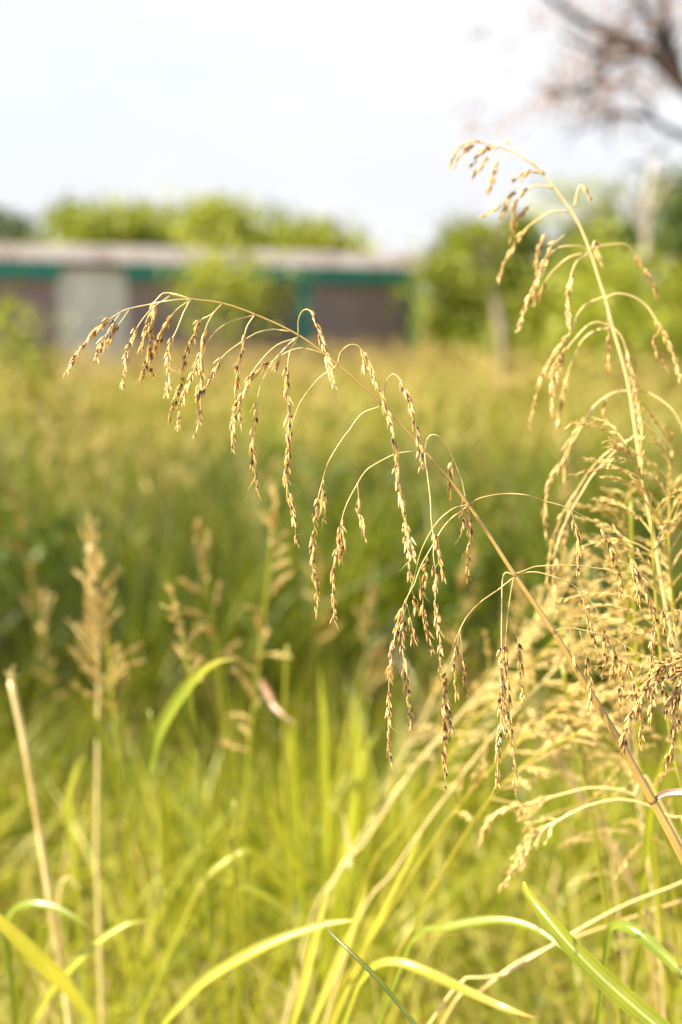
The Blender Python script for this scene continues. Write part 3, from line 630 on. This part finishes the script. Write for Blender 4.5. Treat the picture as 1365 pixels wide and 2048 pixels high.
# ---- the softer stalk behind it, right
BR2 = [
 ([(1090,347),(1050,318),(1022,302),(987,292),(950,284),(918,296),(896,330)], 3.6, [([(997,294),(980,297),(965,301)],0), ([(972,297),(958,310),(944,328)],.2), ([(990,294),(975,320),(942,356)],.7), ([(1006,298),(995,335),(975,388)],.8), ([(955,287),(930,300),(912,328)],.3)], 0),
 ([(1090,350),(1072,342),(1047,350),(1024,362)], .6, [([(1030,310),(1022,290),(1019,286)],1.)], .01),
 ([(1107,376),(1072,371),(1045,385),(1033,406),(1026,435),(1024,466)], 1.5, [([(1034,385),(1018,400),(1004,436)],.1), ([(1050,352),(1030,378),(1012,405),(970,430)],1.2)], .02),
 ([(1139,424),(1107,424),(1079,438),(1051,460),(1029,492),(1011,524),(1000,556)], 2.6, [([(1065,404),(1036,440),(1022,485)],.3)], .03),
 ([(1182,506),(1164,492),(1143,490),(1120,495),(1100,513),(1083,545),(1068,580),(1051,616),(1036,662)], 3.8, [([(1130,470),(1100,495),(1085,530),(1070,570)],.6)], -.02),
 ([(1180,507),(1150,512),(1128,524),(1100,550),(1084,578),(1064,615)], 3.5, [([(1090,465),(1076,510),(1074,550)],.1)], .02),
 ([(1178,508),(1154,524),(1143,552),(1136,591),(1139,634),(1141,669)], 1.6, [], -.03),
 ([(1214,592),(1175,610),(1154,632),(1143,660),(1122,690),(1100,720),(1080,765),(1062,850)], 3.2, [], .02),
 ([(1224,652),(1192,646),(1164,660),(1135,690),(1112,725),(1104,760),(1104,828)], 3.2, [([(1130,695),(1120,740),(1108,790)],.2)], -.02),
 ([(1222,655),(1186,662),(1160,684),(1143,726),(1128,782),(1115,860)], 3.1, [], .025),
 ([(1208,598),(1235,588),(1264,592),(1292,610),(1310,637),(1331,672),(1345,708),(1362,760)], 4.0, [([(1320,655),(1310,690),(1330,735)],.4)], -.02),
 ([(1178,496),(1207,491),(1250,488),(1271,506),(1292,541),(1310,573),(1316,602)], 3.2, [], .02),
 ([(1226,655),(1243,672),(1253,705),(1264,750),(1274,800),(1282,850)], 1.6, [], -.01),
 ([(1214,605),(1217,640),(1218,690),(1217,745)], .9, [], .02),
 ([(1264,782),(1235,783),(1207,797),(1180,825),(1155,868),(1130,915),(1100,960),(1090,1010),(1094,1070)], 4.2, [([(1190,815),(1165,850),(1135,900),(1130,980)],.6), ([(1215,795),(1208,820),(1207,850)],.4)], .02),
 ([(1266,781),(1292,783),(1324,801),(1352,832),(1390,900)], 3.4, [], -.02),
 ([(1150,415),(1155,388),(1164,366),(1172,376),(1184,402)], 2.2, [], 0),
 ([(1186,500),(1190,480),(1194,500),(1200,522)], 1., [], 0),
 ([(1275,880),(1240,890),(1190,930),(1150,985),(1120,1040),(1100,1110),(1095,1170)], 3.8, [([(1160,970),(1140,1030),(1130,1090)],.6)], .03),
 ([(1272,870),(1230,905),(1180,960),(1150,1010),(1118,1080),(1110,1160),(1112,1240)], 3.9, [], -.02),
]
def second_stalk():
    rng = np.random.default_rng(8); D = 1.2
    foot = PX(1560, 2600, 1.3); foot[2] = 0
    t = thing('grass_stalk', 'soft golden stalk drooping at upper right against sky and bushes', 'grass stalk', tuple(foot))
    ax = [(1050,317),(1072,328),(1090,352),(1122,392),(1143,421),(1164,460),(1182,506),(1200,563),(1214,605),(1225,652),(1246,723),(1260,783),(1270,850),(1285,950),(1305,1060),(1330,1200),(1365,1380),(1420,1650),(1480,2000)]
    rr = np.interp(np.arange(len(ax)), (0, 4, 10, 18), (1.0, 2.6, 3.6, 4.5)) / FPX * D
    P = np.array([np.append(PX(x, y, D), r) for (x, y), r in zip(ax, rr)])
    S = spline(np.vstack([P, np.append(foot - (0, 0, .03), 9 / FPX * D)]), 160)
    mb = MB(); tube(mb, S[:, :3], S[:, 3], np.linspace(.9, .6, 160), 8); mb.build('stem', M['straw'], t)
    for pts, s0, subs, dr in BR2:
        C = strand3d(pts, D, D + dr)
        mb = MB(); tube(mb, C, np.linspace(2.2, 1., len(C)) / FPX * D, .75, 5)
        sl = []
        for sp, ss in subs:
            Cs = strand3d(sp, D + dr * .6, D + dr * .6 + .01); tube(mb, Cs, .9 / FPX * D, .7, 5); sl.append((Cs, start_share(sp, ss)))
        b = mb.build('branch', M['straw'], t)
        kw = dict(spacing=.0031, ln=.0078, wd=.00135, dark=.18, pale=.66, splay=.3)
        mb = MB(); spikes(mb, rng, C, start_share(pts, s0), **kw); mb.build('seed_spike', M['seed'], b)
        for Cs, ss in sl:
            mb = MB(); spikes(mb, rng, Cs, ss, **kw); mb.build('seed_spike', M['seed'], b)
second_stalk()

# ---- generic panicles
def panicle(name, label, cat, path, d0, d1, r0, r1, mat, n=18, t0=.0, t1=.28, ln=(.03, .06), ang=.6, droop=.5, group=None, seed=1, seedlen=.008, seedw=.0014, dark=.12, pale=.68, tint=.7, side=0., bare=.2, foot_dx=0., lead=True, seedmat='paleseed', extra=(), sp=.0032, leaves=()):
    """A stalk traced top to bottom at depth d0..d1, carried to the ground, with n seed branches on its upper part."""
    rng = np.random.default_rng(seed)
    pts = np.asarray(path, float); u = np.linspace(0, 1, len(pts)); dd = d0 + (d1 - d0) * u
    P = [PX(x, y, d) for (x, y), d in zip(pts, dd)]
    top = np.array(P)
    P = to_ground(P, (foot_dx, .0))
    foot = P[-1].copy()
    t = thing(name, label, cat, (foot[0], foot[1], 0), group)
    C = spline(np.array(P), 90)
    mb = MB(); tube(mb, C, np.linspace(r0, r1, 90), tint, 7); mb.build('stem', M[mat], t)
    Lv = np.linalg.norm(np.diff(top, axis=0), axis=1).sum(); La = np.linalg.norm(np.diff(C, axis=0), axis=1).sum()
    share = Lv / La
    T = norm(np.gradient(C, axis=0))
    for k in range(n):
        q = (t0 + (t1 - t0) * (k + rng.random() * .8) / n) * share
        i = int(q * 89); c = C[i]; up = -T[i]
        rv = rng.normal(size=3); rv[0] -= side
        ra = norm(rv - up * rv.dot(up))
        a = ang * rng.uniform(.6, 1.25) * (.45 + .55 * (q / max(1e-6, t1 * share)))
        v = norm(up * math.cos(a) + ra * math.sin(a)); Lb = rng.uniform(*ln) * (.55 + .45 * (q / max(1e-6, t1 * share)))
        pts3 = [c]; m_ = 9
        for s in range(m_):
            pts3.append(pts3[-1] + v * Lb / m_); v = norm(v + np.array((0, 0, -1)) * droop * (1.2 / m_) + rng.normal(size=3) * .05)
        B = spline(np.array(pts3), 22)
        mb = MB(); tube(mb, B, np.linspace(r0 * .5 + .0003, .0003, 22), tint, 4)
        spikes(mb, rng, B, np.clip(bare + rng.normal(.06, .1), .05, .6), spacing=sp, ln=seedlen, wd=seedw, dark=dark, pale=np.clip(pale + rng.normal(-.02, .14), .3, .95), splay=.4)
        mb.build('seed_branch', M[seedmat], t)
    if lead:
        mb = MB(); spikes(mb, rng, C[:max(6, int(.12 * share * 89))][::-1], .1, spacing=sp, ln=seedlen, wd=seedw, dark=dark, pale=pale, splay=.4)
        mb.build('seed_branch', M[seedmat], t)
    for (lp, w, fc, lt, lm, ld0, ld1) in leaves:
        mb = MB(); L3 = strand3d(lp, ld0, ld1, 26)
        ribbon(mb, L3, w * np.interp(np.linspace(0, 1, 26), (0, .15, .6, 1), (.45, .9, 1, .04)), fc, .2, .3, lt)
        mb.build('leaf', M[lm], t)
    return t
F0 = (0, -1, .3)
GL = 'pale seeded stalks at left'
panicle('seeded_stalk', 'blurred stalk with tall pale plume on a pinkish dry stem', 'grass stalk', [(180,1085),(186,1140),(194,1230),(197,1330),(196,1480),(194,1700),(197,1800),(205,2048)], 1.95, 1.95, .0018, .0042, 'straw', 38, 0, .34, (.045, .08), .62, .2, GL, 31, .0080, .0013, .03, .9, .85)
panicle('seeded_stalk', 'green stalk with orange tan sprigs beside the pale plume', 'grass stalk', [(205,1190),(212,1250),(225,1390),(245,1560),(262,1720),(278,1900),(290,2048)], 1.9, 1.9, .002, .0045, 'blade', 16, 0, .3, (.045, .075), 1.0, .5, GL, 32, .009, .0015, .1, .6, .66,
        leaves=[([(255,1640),(222,1535),(190,1440),(150,1345)], .013, F0, .5, 'blade', 1.9, 1.85)])
panicle('seeded_stalk', 'thin green stalk with small beige knobbly head and arching leaf', 'grass stalk', [(345,1190),(355,1225),(370,1290),(384,1400),(400,1600),(414,1800),(425,2048)], 1.66, 1.7, .0016, .0036, 'blade', 13, 0, .24, (.015, .04), .9, .3, GL, 33, .008, .0016, .05, .85, .58, bare=.1,
        leaves=[([(296,1545),(314,1480),(350,1410),(400,1352),(440,1324),(475,1318)], .018, (0, -.8, .6), np.interp(np.linspace(0, 1, 26), (0, .6, 1), (.35, .5, .9)), 'paleblade', 1.7, 1.6)])
panicle('seeded_stalk', 'bright yellow green stalk with beige sprigs spread both sides', 'grass stalk', [(552,1010),(545,1080),(535,1180),(525,1270),(510,1400),(500,1500),(494,1620),(488,1800),(480,2048)], 1.95, 1.95, .0022, .0055, 'blade', 22, 0, .5, (.04, .07), 1.15, .35, None, 34, .010, .002, .05, .78, .6,
        leaves=[([(519,1352),(535,1385),(562,1425),(590,1450)], .011, (-.5, -.8, .3), .45, 'dryleaf', 1.95, 1.9)])
panicle('seeded_stalk', 'faint far stalk with loose beige tufts above the arching leaf', 'grass stalk', [(392,1070),(405,1130),(425,1230),(440,1400),(450,1650),(455,1900),(458,2048)], 2.15, 2.2, .0012, .0028, 'blade', 12, 0, .3, (.04, .08), 1.1, .2, None, 35, .011, .0022, .05, .65, .6)
panicle('seeded_stalk', 'dim straw stalk in shade left of the tall plume', 'grass stalk', [(25,980),(35,1030),(60,1150),(75,1300),(85,1500),(90,1800)], 2.9, 3., .0014, .003, 'blade', 10, 0, .35, (.05, .09), .8, .4, None, 36, .012, .0022, .1, .5, .5)
# a broken dry straw at the left edge
def straw(name, label, cat, path, d0, d1, w0, w1, mat, tint, ground_=True, group=None, seed=0, dx=0.):
    P = [PX(x, y, d) for (x, y), d in zip(path, np.linspace(d0, d1, len(path)))]
    if ground_: P = to_ground(P, (dx, 0))
    C = spline(np.array(P), 60); mb = MB()
    tube(mb, C, np.linspace(w0, w1, 60) / FPX * (d0 + d1) / 4, tint, 7)
    if name == 'dry_straw':                          # torn top and the rag of an old sheath
        for q in ((-.004, .012), (.003, .02), (.006, .008)):
            tube(mb, spline([C[0], C[0] + (q[0] * .5, 0, q[1] * .6), C[0] + (q[0] * 1.6, .002, q[1])], 5), np.linspace(.0022, .0004, 5), .75, 4)
        ribbon(mb, spline([C[22], C[18] + (.006, 0, 0), C[15] + (.02, 0, .004), C[15] + (.04, 0, -.012)], 14), np.linspace(.008, .002, 14), (0, -.8, .5), .3, .6, .8)
    foot = P[-1]
    o = mb.build(name, M[mat]); o['label'] = label; o['category'] = cat
    if group: o['group'] = group
    return o
straw('dry_straw', 'thick broken dry straw leaning at the left edge', 'straw', [(22,1362),(50,1490),(82,1680),(105,1830),(140,2048)], 1.72, 1.75, 13, 16, 'straw', np.clip(.8 + .2 * np.sin(np.arange(60) * .55) + .1 * np.sin(np.arange(60) * 1.7), .2, 1))
# blades: traced tip ... root, carried to the ground through a narrow sheath
def blade(label, path, d0, d1, wpx, mat='blade', tint=.5, face=F0, prof=((0, .15, .5, .85, 1), (.05, .6, 1, .8, .5)), fold=.2, twist=.3, root='end', group=None, name='grass_shoot', dx=0., stub=False):
    P = [PX(x, y, d) for (x, y), d in zip(path, np.linspace(d0, d1, len(path)))]
    n0 = len(P); C = spline(np.array(P), 40)
    w = wpx / FPX * (d0 + d1) / 2 * np.interp(np.linspace(0, 1, 40), *prof)
    if not stub:
        G = spline(np.array(to_ground(P, (dx, 0))[n0 - 2:]), 40)[13:]
        G = spline(np.vstack([C[-1], G[2:]]), 20)[1:]
        C = np.vstack([C, G]); w = np.concatenate([w, np.linspace(w[-1], w[-1] * .6, 19)])
    mb = MB(); ribbon(mb, C, w, face, fold, twist, np.concatenate([np.broadcast_to(np.asarray(tint, float), (40,)), np.full(len(C) - 40, np.atleast_1d(tint)[-1])]) )
    o = mb.build(name, M[mat]); o['label'] = label; o['category'] = 'grass shoot'
    if group: o['group'] = group
    return o
TIPB = np.interp(np.linspace(0, 1, 40), (0, .08, .2, 1), (.95, .60, .50, .44))
blade('vivid green blade with brown tip, sharp at the lower right', [(1048,1764),(1055,1785),(1085,1825),(1135,1885),(1200,1952),(1270,2015),(1340,2075),(1400,2130)], 1.12, 1.0, 40, face=(-.25, -.85, .5), tint=TIPB, prof=((0, .06, .3, .6, 1), (.1, .3, .8, 1, 1)), fold=.25, twist=.2)
blade('slim dark green blade, nearly sharp, rising to lower middle', [(640,1838),(665,1868),(700,1902),(760,1962),(830,2048),(870,2100)], 1.12, 1.05, 11, tint=.25, twist=.1)
blade('pale yellow blade arching to a brown drooping tip, bottom centre', [(1072,2036),(1040,2028),(1000,2014),(930,1982),(850,1945),(795,1926),(750,1934),(715,1975)], 1.2, 1.3, 24, 'paleblade', tint=np.interp(np.linspace(0, 1, 40), (0, .2, .4, 1), (1, .85, .75, .7)), face=(0, -.5, 1))
blade('pale green blade bowed over near the vivid green one', [(1128,1900),(1090,1872),(1050,1852),(1000,1842),(940,1847),(880,1858),(850,1862),(820,1890)], 1.22, 1.32, 22, 'paleblade', tint=.45, face=(0, -.5, 1))
blade('pale green blade bending out of the right edge at the bottom', [(1400,1990),(1365,1950),(1325,1910),(1280,1870),(1245,1852),(1222,1862),(1210,1920)], 1.12, 1.2, 28, 'paleblade', tint=.4, face=(-.2, -.6, .8), prof=((0, .15, .5, .85, 1), (.1, .7, 1, .6, .3)))
blade('bright sunlit blade slanting up to the bent pale stalk', [(722,1836),(700,1842),(650,1850),(560,1880),(470,1925),(400,1972),(330,2045)], 1.34, 1.38, 26, 'paleblade', tint=.72, face=(-.3, -.5, .8))
blade('broad cream lit blade at the bottom left edge', [(-40,1800),(0,1842),(50,1888),(95,1932),(128,1962),(160,2000),(195,2045)], 1.28, 1.52, 36, 'paleblade', tint=.76, face=tuple(sun_dir))
blade('blue green blade arching low at the bottom left', [(182,1858),(140,1832),(100,1815),(60,1810),(30,1822),(12,1860),(20,1930)], 1.45, 1.5, 22, 'paleblade', tint=.42, face=(0, -.4, 1))
blade('yellow blade rising rightwards across the bottom left corner', [(300,1840),(255,1848),(200,1882),(150,1930),(110,1975),(70,2040)], 1.5, 1.5, 20, tint=.68, face=(-.75, -.6, .3))
blade('short washed out blade left of the pinkish stem', [(172,1512),(160,1530),(148,1560),(140,1600),(142,1650),(150,1720)], 1.9, 1.9, 24, tint=.6, face=(-.75, -.6, .3))
blade('yellow green bent blade low left of centre', [(400,1770),(440,1730),(500,1700),(560,1760),(600,1800)][::-1], 1.75, 1.75, 18, tint=.62, face=(-.75, -.6, .3))
blade('yellow blade lying across low left of centre', [(400,1755),(450,1765),(520,1790),(570,1830),(590,1900)], 1.75, 1.75, 20, tint=.62, face=(0, -.4, 1))
blade('upright lime blade behind the dark strands, centre', [(640,1330),(648,1420),(652,1520),(655,1640),(650,1760)], 2.1, 2.1, 26, tint=.58, face=(-.75, -.6, .3))
blade('upright lime blade, shorter, next to the centre lime blade', [(705,1400),(715,1480),(712,1560),(705,1680),(690,1800)], 2.2, 2.2, 26, tint=.6, face=(-.75, -.6, .3))
blade('leaning lime blade under the long bright strand', [(590,1430),(585,1500),(590,1580),(600,1700)], 2.2, 2.2, 22, tint=.55, face=(-.75, -.6, .3))
blade('wide lime blade fanning left from the centre tuft', [(520,1560),(545,1620),(580,1700),(610,1800)], 2.0, 2.0, 26, tint=.58, face=(-.75, -.6, .3))
blade('curving lime blade right of the centre tuft', [(760,1460),(735,1500),(715,1580),(690,1700),(670,1800)], 2.0, 2.0, 22, tint=.62, face=(-.75, -.6, .3))
blade('pale bent stalk leaf standing at bottom centre', [(662,1778),(650,1810),(632,1880),(612,1960),(588,2048)], 1.4, 1.42, 28, 'paleblade', face=(-.8, -.6, .2), tint=.76)
blade('second pale stalk leaf right of the bent pale one', [(735,1770),(715,1840),(680,1920),(650,1990),(620,2060)], 1.45, 1.45, 22, 'paleblade', face=(-.8, -.6, .2), tint=.8)
blade('yellow blade leaning right from bottom centre', [(850,1650),(800,1760),(745,1870),(700,1970),(660,2060)], 1.55, 1.55, 14, tint=.72, face=(-.75, -.6, .3))
blade('lime blade lit from behind at right edge over the purple leaf', [(1345,1480),(1330,1520),(1312,1570),(1300,1640),(1290,1720)], 1.25, 1.3, 18, tint=.55, face=(-.75, -.6, .3))
blade('blue green blade hanging behind the long stem, right', [(1050,1440),(1065,1490),(1085,1560),(1110,1650),(1130,1760)], 1.7, 1.7, 20, tint=.4, face=(-.75, -.6, .3))
for lab, p, d, w, mt, ti in [
    ('long straw crossing low right, upwards to the right edge', [(1420,1735),(1365,1765),(1240,1815),(1110,1888),(1000,1955),(860,2048)], 1.3, 8, 'straw', .75),
    ('thin straw crossing below the long straw, lower right', [(1400,1790),(1250,1840),(1060,1912),(960,1985),(880,2060)], 1.38, 8, 'straw', .6),
    ('upright green stem left of the vivid blade, lower right', [(1125,1330),(1140,1420),(1162,1520),(1185,1640),(1205,1770),(1225,1930),(1240,2048)], 1.35, 9, 'blade', .62),
    ('upright green stem near the right edge', [(1262,1000),(1268,1200),(1280,1420),(1290,1580),(1310,1760),(1330,1920),(1345,2048)], 1.36, 10, 'blade', .66),
    ('brown straw slanting down behind the green stems, right', [(1095,1480),(1150,1580),(1215,1690),(1280,1800),(1340,1900),(1400,1990)], 1.5, 10, 'straw', .45),
    ('tan straw slanting down from the long stem, centre right', [(1060,1420),(1090,1470),(1130,1540),(1200,1640),(1260,1760),(1300,1900)], 1.7, 12, 'straw', .5),
    ('slim green stem just right of the tall plume, ending bare', [(300,1420),(312,1530),(325,1680),(335,1850),(340,2048)], 1.8, 7, 'blade', .6),
    ('slim yellow stem beside the lime blades, left of centre', [(575,1290),(570,1420),(572,1580),(580,1760),(590,2000)], 1.9, 7, 'blade', .68),
    ('yellow green stem in the middle of the low grass', [(470,1600),(465,1700),(470,1850),(475,2048)], 1.75, 9, 'blade', .66)]:
    straw('grass_stalk', lab, 'grass stem', p, d, d, w * .8, w, mt, ti)

# ---- leaning pale straws with feathery heads (centre right)
GLN = 'pale straws leaning to the right'
LEAN = [([(1150,1100),(1110,1180),(1050,1270),(1000,1340),(920,1430),(840,1520),(740,1670),(640,1830)], 1.62, 'uppermost long pale straw leaning right with a feathery head'),
        ([(1190,1180),(1120,1270),(1040,1350),(960,1430),(880,1540),(800,1660),(720,1800)], 1.55, 'pale straw leaning right just below the uppermost one'),
        ([(1260,1180),(1180,1270),(1080,1370),(980,1480),(880,1610),(790,1740),(700,1890)], 1.5, 'pale straw leaning right, ending among the tan plumes'),
        ([(1140,1400),(1080,1450),(990,1530),(890,1650),(800,1790),(720,1920),(660,2048)], 1.45, 'lower leaning straw whose head crosses the long stem'),
        ([(1110,1210),(1040,1300),(960,1390),(870,1490),(770,1610),(680,1740),(610,1880)], 1.75, 'farthest leaning straw, soft behind the hanging strands'),
        ([(1020,1290),(960,1400),(890,1520),(830,1640),(770,1780),(735,1900),(715,2048)], 1.85, 'steep thin straw standing among the leaning ones'),
        ([(900,1330),(850,1430),(790,1540),(740,1640),(680,1760),(640,1880)], 2.0, 'dim far straw left of the other leaning ones'),
        ([(1240,1430),(1150,1470),(1060,1520),(980,1600),(900,1720),(830,1850),(770,2000)], 1.4, 'shortest leaning straw, low behind the long stem')]
LLV = {0: [([(700,1735),(702,1705),(696,1672),(689,1640),(684,1622)], .016, (-.8, -.5, .5), .97, 'dryleaf', 1.7, 1.62)]}
for k, (p, d, lab) in enumerate(LEAN):
    panicle('leaning_straw', lab, 'grass stalk', p, d - .1, d + .12, .0010, .0026 - .0002 * (k % 3), ('straw', 'blade')[k % 2], 17, 0, .42, (.04, .085), .75, .3, GLN, 50 + k, .008, .0014, .02, .88, (.95, .80)[k % 2], sp=.0046, bare=.25, leaves=LLV.get(k, ()))
# ---- soft seeded stalks in the shaded grass behind
rq = random.Random(4)
for k, (x, y, d) in enumerate([(640,1110,2.9),(735,1200,2.8),(930,1130,2.5),(85,1200,3.0),(1040,1160,2.3)]):
    lean = rq.uniform(-25, 25)
    panicle('seeded_stalk', 'faint blurred seed stalk among the shaded green grass', 'grass stalk', [(x,y),(x+lean*.4,y+90),(x+lean*.8,y+220),(x+lean,y+400),(x+lean,y+600)], d, d,   .0010, .0022, 'blade', 11, 0, .35, (.04, .09), 1.0, .3, 'faint seed stalks in the shaded grass', 80 + k, .011, .002, .08, rq.uniform(.55, .8), .6)
# ---- the crowded pale plumes at the right edge
GP = 'crowded pale plumes at the right edge'
panicle('pale_plume', 'topmost pale plume at the right edge, its tip nearly sharp', 'grass stalk', [(1256,895),(1272,930),(1290,965),(1302,1010),(1305,1080),(1312,1200),(1325,1340),(1342,1480),(1370,1600),(1420,1800)], 1.12, 1.15, .0009, .0028, 'blade', 32, 0, .55, (.04, .105), 1.1, .85, GP, 61, .0068, .0009, .03, .78, .8, side=.9, sp=.0034)
panicle('pale_plume', 'pale plume close to the picture edge with yellow stem', 'grass stalk', [(1345,900),(1340,980),(1338,1080),(1345,1200),(1350,1320),(1360,1480),(1390,1700)], 1.2, 1.22, .001, .003, 'blade', 26, 0, .6, (.045, .11), 1.1, .7, GP, 62, .0070, .0009, .02, .82, .8, side=.5, sp=.0034)
panicle('pale_plume', 'middle pale plume spreading left in front of the green', 'grass stalk', [(1250,1010),(1252,1080),(1256,1180),(1262,1300),(1270,1420),(1285,1560),(1320,1800)], 1.3, 1.34, .001, .003, 'blade', 24, 0, .6, (.045, .11), 1.15, .7, GP, 63, .0072, .0010, .02, .84, .72, side=.9, sp=.0036)
panicle('pale_plume', 'lower pale plume behind the long stem at right', 'grass stalk', [(1160,1170),(1185,1230),(1210,1300),(1240,1400),(1262,1520),(1290,1700),(1320,1900)], 1.45, 1.5, .001, .003, 'straw', 22, 0, .6, (.045, .11), 1.1, .7, GP, 64, .0072, .0010, .02, .84, .8, side=.6, sp=.004)
panicle('pale_plume', 'small pale plume drooping left low under the purple leaf', 'grass stalk', [(1020,1755),(1045,1705),(1075,1665),(1110,1645),(1180,1610),(1260,1600),(1340,1640),(1400,1760)], 1.22, 1.2, .0009, .0022, 'straw', 12, .02, .4, (.015, .035), .8, .8, GP, 65, .0075, .0013, .03, .86, .85)
panicle('pale_plume', 'low straw plume arching left above the small one', 'grass stalk', [(962,1680),(975,1645),(1000,1622),(1050,1610),(1120,1590),(1190,1575),(1270,1590),(1350,1660)], 1.28, 1.25, .0009, .0022, 'straw', 12, .02, .5, (.012, .03), .6, .6, GP, 66, .0075, .0012, .03, .84, .85)
for k, (x, y, d) in enumerate([(1318,1010,1.32),(1225,1150,1.4),(1140,1230,1.55),(1340,1180,1.25),(1285,1300,1.35),(1180,1380,1.5)]):
    panicle('pale_plume', 'fine pale gold plume tangled in the crowded mass at right', 'grass stalk', [(x,y),(x+12,y+80),(x+28,y+200),(x+50,y+380),(x+75,y+600),(x+100,y+820)], d, d + .05, .0008, .0022, ('blade','straw')[k % 2], 13, 0, .5, (.05, .12), 1.1, .9, 'tangled fine plumes at right', 90 + k, .0068, .0009, .02, .84, .8, side=.7, sp=.0036)
# ---- a purple tinged head nodding in from the right edge
panicle('nodding_head', 'purple tinged seed head nodding in at right above the purple leaf', 'grass stalk', [(1255,1460),(1268,1425),(1285,1390),(1310,1350),(1335,1330),(1370,1320),(1430,1350),(1470,1480),(1500,1700)], .95, 1.0, .0007, .002, 'straw', 20, .0, .42, (.012, .03), .45, .5, None, 71, .0068, .001, .35, .5, .6, bare=.1, seedmat='seed')
panicle('nodding_head', 'brown golden seed head hanging down at the right edge', 'grass stalk', [(1345,1490),(1350,1450),(1352,1410),(1362,1370),(1385,1340),(1430,1350),(1460,1480),(1490,1700)], .97, 1.0, .0007, .002, 'straw', 22, .0, .5, (.012, .034), .5, .6, None, 72, .0068, .001, .4, .55, .6, bare=.1, seedmat='seed')
